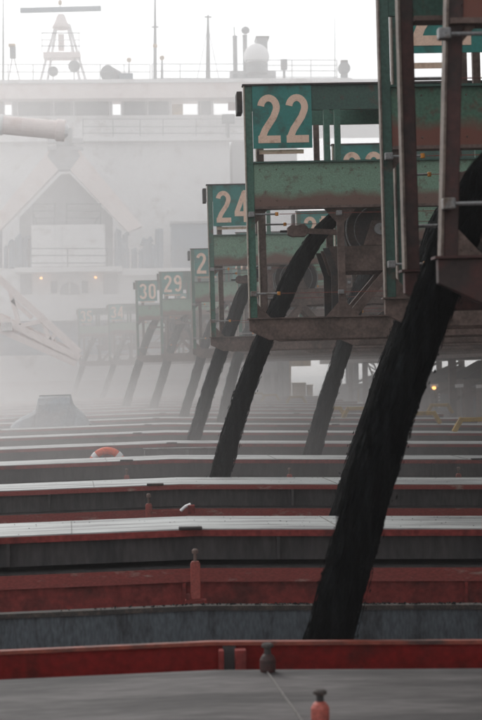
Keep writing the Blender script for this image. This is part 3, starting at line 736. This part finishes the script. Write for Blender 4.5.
MB().lathe(c, [(R*.7,-.1),(R*.9,0)]+[(R*math.cos(math.radians(a)), R*(.35+math.sin(math.radians(a))*1.05)) for a in range(0, 91, 9)], 24).build('dome', WHITE, t, smooth=True)
MB().lathe(c - Vector((0,0,1.0)), [(R*.8,0),(R*.75,.88)], 20).build('base', MASTGREY, t)
pbox(MB(), 230, 276, 71, 80, S+1.8, 1.0).build('plinth', SHADE, t)
t = thing('wing_lamp', (xat(345, S), S, zat(345, 78, S)), 'round wing searchlight at the right end of the bridge roof', 'searchlight')
c = at(344.5, 68, S-.6); MB().cyl_y(c.x, c.z, S-.6, S-.1, .52, 18).build('lamp_body', MASTGREY, t); pbox(MB(), 341, 348, 74, 78, S-.5, .4).build('stand', MASTGREY, t); pbox(MB(), 341, 348, 60, 64, S-.5, .4).build('hood', DARKSTEEL, t)
t = thing('roof_box', (xat(284, S), S, zat(284, 79, S)), 'small grey box beside the white dome', 'box')
pbox(MB(), 281, 287.5, 59, 69, S-.4, .5).build('box_body', MASTGREY, t, bevel=.03); pbox(MB(), 283, 285.5, 69, 79, S-.3, .25).build('box_post', MASTGREY, t)
t = thing('walkway_lamp', (xat(228, S), S-1, zat(228, 137, S)), 'square grey lamp head on a post on the bridge walkway', 'lamp')
pbox(MB(), 222, 235, 114, 123, S-1.3, .5).build('lamp_head', MASTGREY, t, bevel=.05); pbox(MB(), 227, 229.5, 123, 137, S-1.2, .3).build('lamp_stem', MASTGREY, t)

# A-frame gantry of the unloading gear with its house
G = 131.0
ga = thing('boom_gantry', (xat(65, G), G, 0), 'hazy white A-frame gantry standing before the bridge', 'gantry')
MB().prism([(at(x,y,G).x, at(x,y,G).z) for x,y in ((52,146),(-12,226),(-2,232),(58,170))], G, G+1.2).build('leg', PINKWHITE, ga)
MB().prism([(at(x,y,G).x, at(x,y,G).z) for x,y in ((76,146),(142,226),(128,232),(70,170))], G, G+1.2).build('leg', PINKWHITE, ga)
MB().prism([(at(x,y,G).x, at(x,y,G).z) for x,y in ((52.3,145.7),(75.7,145.7),(80,156),(70,169.6),(58,169.6),(47,156))], G-.05, G+1.25).build('crown', SHADE, ga)
MB().prism([(at(x,y,G).x, at(x,y,G).z) for x,y in ((60,172),(69,172),(112,216),(112,275),(18,275),(18,216))], G+1.4, G+2.5).build('back_plate', SHADE, ga)
pbox(MB(), 56, 72, 128, 145.4, G-.2, 1.4).build('head_block', MASTGREY, ga)
for q in ((47,56), (72,83)):
    pbox(MB(), *q, 138, 143, G-.3, .4).build('sheave_plate', SHADE, ga); pbox(MB(), *q, 146.5, 150, G-.3, .4).build('sheave_plate', SHADE, ga)
pbox(MB(), 31, 105, 225, 266, G-1.0, 2.2).build('winch_house', WHITE, ga)
pbox(MB(), 54.5, 55.3, 226, 266, G-1.04, .05).build('house_seam', SHADE, ga); pbox(MB(), 61.5, 62.3, 226, 266, G-1.04, .05).build('house_seam', SHADE, ga)
for a_, b_ in ((33.5, 54.5), (66.5, 100.5)):
    t = thing('railing', (xat(a_, G), G-.9, zat(a_, 225, G)), 'small dark railing on the %s of the winch house roof' % ('left' if a_ < 50 else 'right'), 'railing', 'railings on the winch house')
    for x in (a_, b_): MB().tube([at(x, 225, G-.9), at(x, 203, G-.9)], .05, 6).build('post', MASTGREY, t)
    for y in (204, 211, 218): MB().tube([at(a_, y, G-.9), at(b_, y, G-.9)], .04, 6).build('rail', MASTGREY, t)
    MB().tube([at(a_ if a_ < 50 else b_, 214, G-.9), at(a_+4 if a_ < 50 else b_-7, 225, G-.9)], .06, 6).build('brace', MASTGREY, t)
t = thing('railing', (xat(68, G), G-2, zat(68, 268, G)), 'wide dark railing in front of the winch house', 'railing', 'railings on the winch house')
for y in (248.5, 255.5, 263): MB().tube([at(29, y, G-2), at(108, y, G-2)], .045, 6).build('rail', MASTGREY, t)
for x in (30, 67.5, 107): MB().tube([at(x, 268, G-2), at(x, 248, G-2)], .05, 6).build('post', MASTGREY, t)
# lower deckhouse
lh = thing('deckhouse', (xat(70, G), G-2, 0), 'hazy white deckhouse with two lit lamps below the gantry', 'deckhouse')
pbox(MB(), 14, 122, 267.5, 271, G-2.4, 3.5).build('canopy', WHITE, lh)
pbox(MB(), 122.5, 262, 268.5, 273.5, G-1.0, 3).build('canopy', WHITE, lh)
pbox(MB(), -40, 160, 271.2, 296, G+.2, 2.5).build('house_wall', WHITE, lh)
for a_, b_ in ((20, 32), (103, 118)): pbox(MB(), a_, b_, 274, 294, G+.1, .06).build('recess', SHADE, lh)
for a_, b_ in ((50.5, 57), (81.5, 88)): pbox(MB(), a_, b_, 281, 293, G+.08, .07).build('window', GLASS, lh)
ar = MB().prism([(at(x,y,G).x, at(x,y,G).z) for x,y in [(60,295),(79.5,295)]+[(69.7+9.8*math.cos(math.radians(a)), 290-8*math.sin(math.radians(a))) for a in range(0,181,20)]], G+.06, G+.15)
ar.build('arched_door', SHADE, lh)
pbox(MB(), 68.5, 70.5, 283, 294, G+.03, .02).build('door_post', WHITE, lh)
for px, py in ((41, 278), (95.5, 277.3)):
    c = at(px, py, G-.3); MB().lathe((c.x, c.y, c.z-.1), [(.05,0),(.11,.05),(.11,.14),(.05,.19)], 10).build('lamp', LAMP, lh)
pbox(MB(), -40, 236, 296.2, 318, G-1.4, 1.5).build('bulwark', WHITE, lh)
pbox(MB(), -40, 236, 318.2, 356, G+.4, 1.5).build('lower_wall', HOUSEGREY, lh)
pbox(MB(), -40, 246, 356.5, 378, G-2.5, 1.2).build('low_bulwark', WHITE, lh)
pbox(MB(), -40, 246, 378.2, 398, G-2.3, 1.0).build('low_wall', SHADE, lh)
wb = thing('winch_block', (xat(200, G), G+3, 0), 'blue-grey block beside the gantry', 'block')
pbox(MB(), 171, 236, 223, 268, G+3, 3).build('block_body', HOUSEGREY, wb); pbox(MB(), 170, 237, 221.5, 222.8, G+2.8, 3.4).build('block_edge', SHADE, wb)
# piping clutter either side of the winch house
for cx, lab in ((10, 'tangle of grey pipes left of the winch house'), (138, 'tangle of grey pipes right of the winch house')):
    t = thing('pipe_cluster', (xat(cx, G), G, zat(cx, 268, G)), lab, 'pipes', 'pipe clusters beside the winch house')
    rn = random.Random(cx)
    for k in range(16):
        x = cx + rn.uniform(-24, 24); top = 268 - rn.uniform(14, 38)
        MB().tube([at(x, 268, G+rn.uniform(.2,1)), at(x, top, G+.6), at(x+rn.uniform(-6,6), top-2, G+.6)], rn.uniform(.12,.34), 8).build('pipe', HOUSEGREY, t)
# tubular crane boom poking in at the left
cb = thing('crane_jib', (xat(30, 98), 98, zat(30, 128, 98)), 'thick white tubular crane jib with a capped end at upper left', 'crane jib')
MB().tube([at(-60, 119, 98), at(57, 130, 98)], .56, 24).build('tube', PINKWHITE, cb, smooth=False)
MB().tube([at(56, 130, 98), at(65, 130.8, 98)], .66, 24).build('end_cap', PINKWHITE, cb, bevel=.05)
MB().tube([at(0, 124.7, 98), at(3, 125, 98)], .62, 24).build('collar', WHITE, cb)
MB().tube([at(65, 130.8, 98), at(68, 131, 98)], [.45, .3], 20).build('end_plate', WHITE, cb)
# unloading boom truss at the left
U = 84.0
tb = thing('unloading_boom', (xat(30, U), U, zat(30, 340, U)), 'pale latticed unloading boom sloping down at the left', 'boom')
for dy in (0, 1.6):
    Y = U + dy
    MB().beam(at(-40, 243, Y), at(80, 353, Y), .36).build('top_chord', BRIGHT, tb)
    MB().beam(at(-40, 299, Y), at(80, 358, Y), .34).build('bottom_chord', BRIGHT, tb)
    for a, b in (((10,291),(19,326)), ((19,326),(43,321)), ((43,322),(50,341)), ((50,341),(56,333)), ((-4,278),(-4,316)), ((12,300),(32,318))):
        MB().beam(at(*a, Y), at(*b, Y), .22).build('strut', BRIGHT, tb)
MB().beam(at(-40, 312, U-.8), at(76, 364, U-.8), .3).build('walkway_edge', BRIGHT, tb)
for k in range(9):
    x = -25 + k*11.5; y0 = 306.4+ (x+25)*.4917
    p0 = at(x, y0+1, U+.3); p1 = at(x+10.8, y0+5.3, U+.3)
    MB().beam(p0, p1, .62, .06, up=(0,1,0)).build('belt_guard', PINKWHITE, tb)
pbox(MB(), 1, 11, 322, 331, U-1.2, .8).build('motor_box', WHITE, tb, bevel=.04)

# ------------------------------------------------------------------ seen under the booms on the right
t = thing('deck_cabin', (xat(268, 128), 128, 0), 'pale grey deck cabin with a dark doorway under the twenty-two boom', 'cabin')
pbox(MB(), 246, 290.5, 350, 397, 128, 4).build('cabin_wall', SHADE, t)
for a_, b_ in ((264, 271), (274, 281)):
    pbox(MB(), a_, b_, 372, 394, 127.92, .07).build('door', MASTGREY, t); pbox(MB(), a_+1, b_-1, 375, 381, 127.88, .03).build('door_pane', GLASS, t)
pbox(MB(), 278, 284, 362, 396, 127.3, .5).build('pillar', MASTGREY, t)
pbox(MB(), 289.5, 291.5, 350, 397, 127.6, .5).build('corner_post', TAN, t)
pbox(MB(), 292, 311, 356, 366, 130, 2).build('awning', TAN, t)
for i, (a_, b_, y) in enumerate(((293, 306, 384), (307.5, 313, 386))):
    t = thing('crate', (xat(a_, 124), 124, zat(a_, 398, 124)), ('wide tan crate beside the deck cabin', 'narrow tan crate right of the wide one')[i], 'crate', 'tan crates beside the cabin')
    pbox(MB(), a_, b_, y, 399, 124, 1.0).build('crate_body', TAN, t, bevel=.03); pbox(MB(), a_-.6, b_+.4, y-1.2, y-.1, 123.95, 1.1).build('lid', YELLOW, t)
t = thing('portal_frame', (xat(352, 150), 150, 0), 'grey portal frame standing beyond the ship', 'frame')
for a_, b_, y0, y1 in ((346, 349, 361.5, 386), (353.5, 359, 361.5, 386), (345, 360, 359, 361.4)):
    pbox(MB(), a_, b_, y0, y1, 150, .6).build('frame_bar', MASTGREY, t)
t = thing('store_shed', (xat(350, 146), 146, -.6), 'low pale shed beyond the ship under the portal frame', 'shed')
pbox(MB(), 330, 388, 386, 402, 146, 5).build('shed_wall', SHADE, t); pbox(MB(), 329, 389, 384.6, 385.9, 145.7, 5.6).build('shed_roof', CONC, t)
pbox(MB(), 357.5, 359.5, 386, 402, 145.85, .14).build('yellow_post', YELLOW, t)
t = thing('lattice_jib', (xat(370, 155), 155, 0), 'small dark lattice crane jib leaning beyond the ship', 'crane jib')
for o_ in (0, 6):
    MB().beam(at(362+o_, 350, 155), at(373+o_, 376, 155), .14).build('chord', MASTGREY, t)
for k in range(5):
    f0, f1 = k/5, (k+1)/5
    MB().beam(at(362+11*f0, 350+26*f0, 155), at(368+11*f1, 350+26*f1, 155), .1).build('lacing', MASTGREY, t)
pbox(MB(), 366, 382, 376, 386, 154, 2).build('crane_body', MASTGREY, t)
# dock gallery: columns, floor edge, small gabled sheds
dg = thing('dock_gallery', (18, 60, -.9), 'long dark steel dock gallery on columns along the right', 'gallery')
for k in range(14):
    y = 26 + k*9.5
    for x in (17.0, 23.0): MB().box(x, x+.4, y, y+.4, -.89, 3.58).build('column', BROWN, dg)
    MB().beam((17.2, y+.2, 1.2), (23.2, y+.2, 3.5), .2).build('brace', BROWN, dg)
MB().box(16.6, 24, 20, 160, 3.6, 3.95).build('gallery_floor', BROWN, dg)
for x in (16.7, 23.9): MB().box(x, x+.15, 20, 160, 3.953, 5.0).build('gallery_side', GREEN_DARK, dg)
for k in range(12): MB().box(17.0, 23.6, 22+k*12, 22.3+k*12, 7.9, 8.2).build('roof_beam', GREEN_DARK, dg)
for k in range(12):
    for x in (17.0, 23.4): MB().box(x, x+.2, 22.05+k*12, 22.25+k*12, 3.953, 7.88).build('upper_column', GREEN_DARK, dg)
for k, (y, x, wd, h) in enumerate(((84, 17.8, 3.4, 2.9), (95, 18.4, 3.6, 3.3), (108, 18.6, 4.2, 3.0), (122, 18.6, 4.2, 2.8))):
    t = thing('dock_hut', (x, y, -.9), ('dark gabled dock hut nearest behind the lit lamp', 'second dark gabled dock hut along the quay', 'third dark gabled dock hut along the quay', 'farthest dark gabled dock hut along the quay')[k], 'hut', 'huts under the dock gallery')
    MB().box(x, x+wd, y, y+5, -.89, h-.9).build('hut_wall', BROWN, t)
    MB().prism([(x-.25, h-.9), (x+wd+.25, h-.9), (x+wd/2, h+.2)], y-.25, y+5.25).build('hut_roof', DARKSTEEL, t)
    for q in (.12, .6):
        MB().box(x+wd*q, x+wd*(q+.26), y-.04, y-.003, .2, 1.3).build('window', GLASS, t)
    MB().box(x+wd*.42, x+wd*.54, y-.03, y-.002, -.88, 1.4).build('door', DARKSTEEL, t)
for px, py, lit, lab in ((434, 388, True, 'lit orange lamp on a post right of the nearest stream'), (459, 388, False, 'pale unlit lamp right of the lit one'), (480, 388.5, False, 'pale lamp at the right edge')):
    Y = 80; c = at(px, py, Y)
    t = thing('dock_lamp', (c.x, Y, -.9), lab, 'lamp', 'lamps along the quay')
    MB().tube([(c.x+.12, Y+.1, -.9), (c.x+.12, Y+.1, c.z)], .04, 8).build('post', STEEL, t)
    MB().beam((c.x-.18, Y, c.z+.1), (c.x+.22, Y, c.z+.12), .16, .09).build('lamp_head', WHITE, t)
    if lit: MB().lathe((c.x, Y-.05, c.z-.08), [(.04,0),(.10,.05),(.09,.13),(.04,.15)], 10).build('bulb', LAMP, t)
t = thing('tag_chain', (xat(440, 80), 80, -.9), 'thin chain of white tags hanging beside the lit lamp', 'chain')
for k in range(5): 
    c = at(439.3, 394+k*3.2, 79.9); MB().box(c.x-.04, c.x+.04, 79.88, 79.92, c.z-.05, c.z+.05).build('tag', WHITE, t)
MB().tube([at(439.3, 388, 79.9), at(439.3, 409, 79.9)], .012, 5).build('cord', STEEL, t)

# ------------------------------------------------------------------ air: haze everywhere, thicker dust over the far hatches
def volume(name, dens, col, aniso=0.0):
    m = bpy.data.materials.new(name); m.use_nodes = True; t = m.node_tree; t.nodes.clear()
    o = t.nodes.new('ShaderNodeOutputMaterial'); v = t.nodes.new('ShaderNodeVolumePrincipled')
    v.inputs['Color'].default_value = (*col, 1); v.inputs['Density'].default_value = dens; v.inputs['Anisotropy'].default_value = aniso
    t.links.new(v.outputs[0], o.inputs['Volume']); return m, t, v
HZ, _, _ = volume('haze_air', .0008, (.95, .945, .94), .25)
tag(MB().box(-420, 420, -30, 420, -10.6, 44).build('haze', HZ), kind='stuff')
DU, dt, dv = volume('ore_dust', .01, (.98, .965, .96), .5)
N, L = dt.nodes.new, dt.links.new
tc = N('ShaderNodeTexCoord'); sx = N('ShaderNodeSeparateXYZ'); L(tc.outputs['Object'], sx.inputs[0])
def ramp(sock, a, b, lo, hi):
    r = N('ShaderNodeMapRange'); r.interpolation_type = 'SMOOTHSTEP'
    r.inputs['From Min'].default_value = a; r.inputs['From Max'].default_value = b; r.inputs['To Min'].default_value = lo; r.inputs['To Max'].default_value = hi
    L(sock, r.inputs[0]); return r.outputs[0]
def mul(a, b):
    q = N('ShaderNodeMath'); q.operation = 'MULTIPLY'; L(a, q.inputs[0])
    if isinstance(b, float): q.inputs[1].default_value = b
    else: L(b, q.inputs[1])
    return q.outputs[0]
ns = N('ShaderNodeTexNoise'); ns.inputs['Scale'].default_value = .09; ns.inputs['Detail'].default_value = 4; L(tc.outputs['Object'], ns.inputs['Vector'])
def addn(a, b):
    q = N('ShaderNodeMath'); q.operation = 'ADD'; L(a, q.inputs[0]); L(b, q.inputs[1]); return q.outputs[0]
low = mul(mul(ramp(sx.outputs['Y'], 11, 58, 0, 1), ramp(sx.outputs['Z'], 3, 14, 1, 0)), .0095)
low = mul(low, ramp(sx.outputs['X'], 1.5, 11, 1, .25))
high = mul(mul(ramp(sx.outputs['Y'], 50, 120, 0, 1), ramp(sx.outputs['Z'], 10, 40, 1, .6)), .0155)
high = mul(high, ramp(sx.outputs['Z'], 4, 14, .5, 1))
veil = mul(mul(ramp(sx.outputs['Y'], 19, 36, 0, 1), ramp(sx.outputs['Z'], .9, 3.6, 1, 0)), .016)
veil = mul(veil, ramp(sx.outputs['X'], -6, 4, 1.9, .6))
d_ = mul(addn(addn(low, veil), high), ramp(ns.outputs[0], .3, .7, .15, 1.9))
L(d_, dv.inputs['Density'])
tag(MB().box(-60, 60, 10, 137.6, -.5, 40).build('dust_cloud', DU), kind='stuff')
for o in COL.objects:
    if '_w' in o: del o['_w']
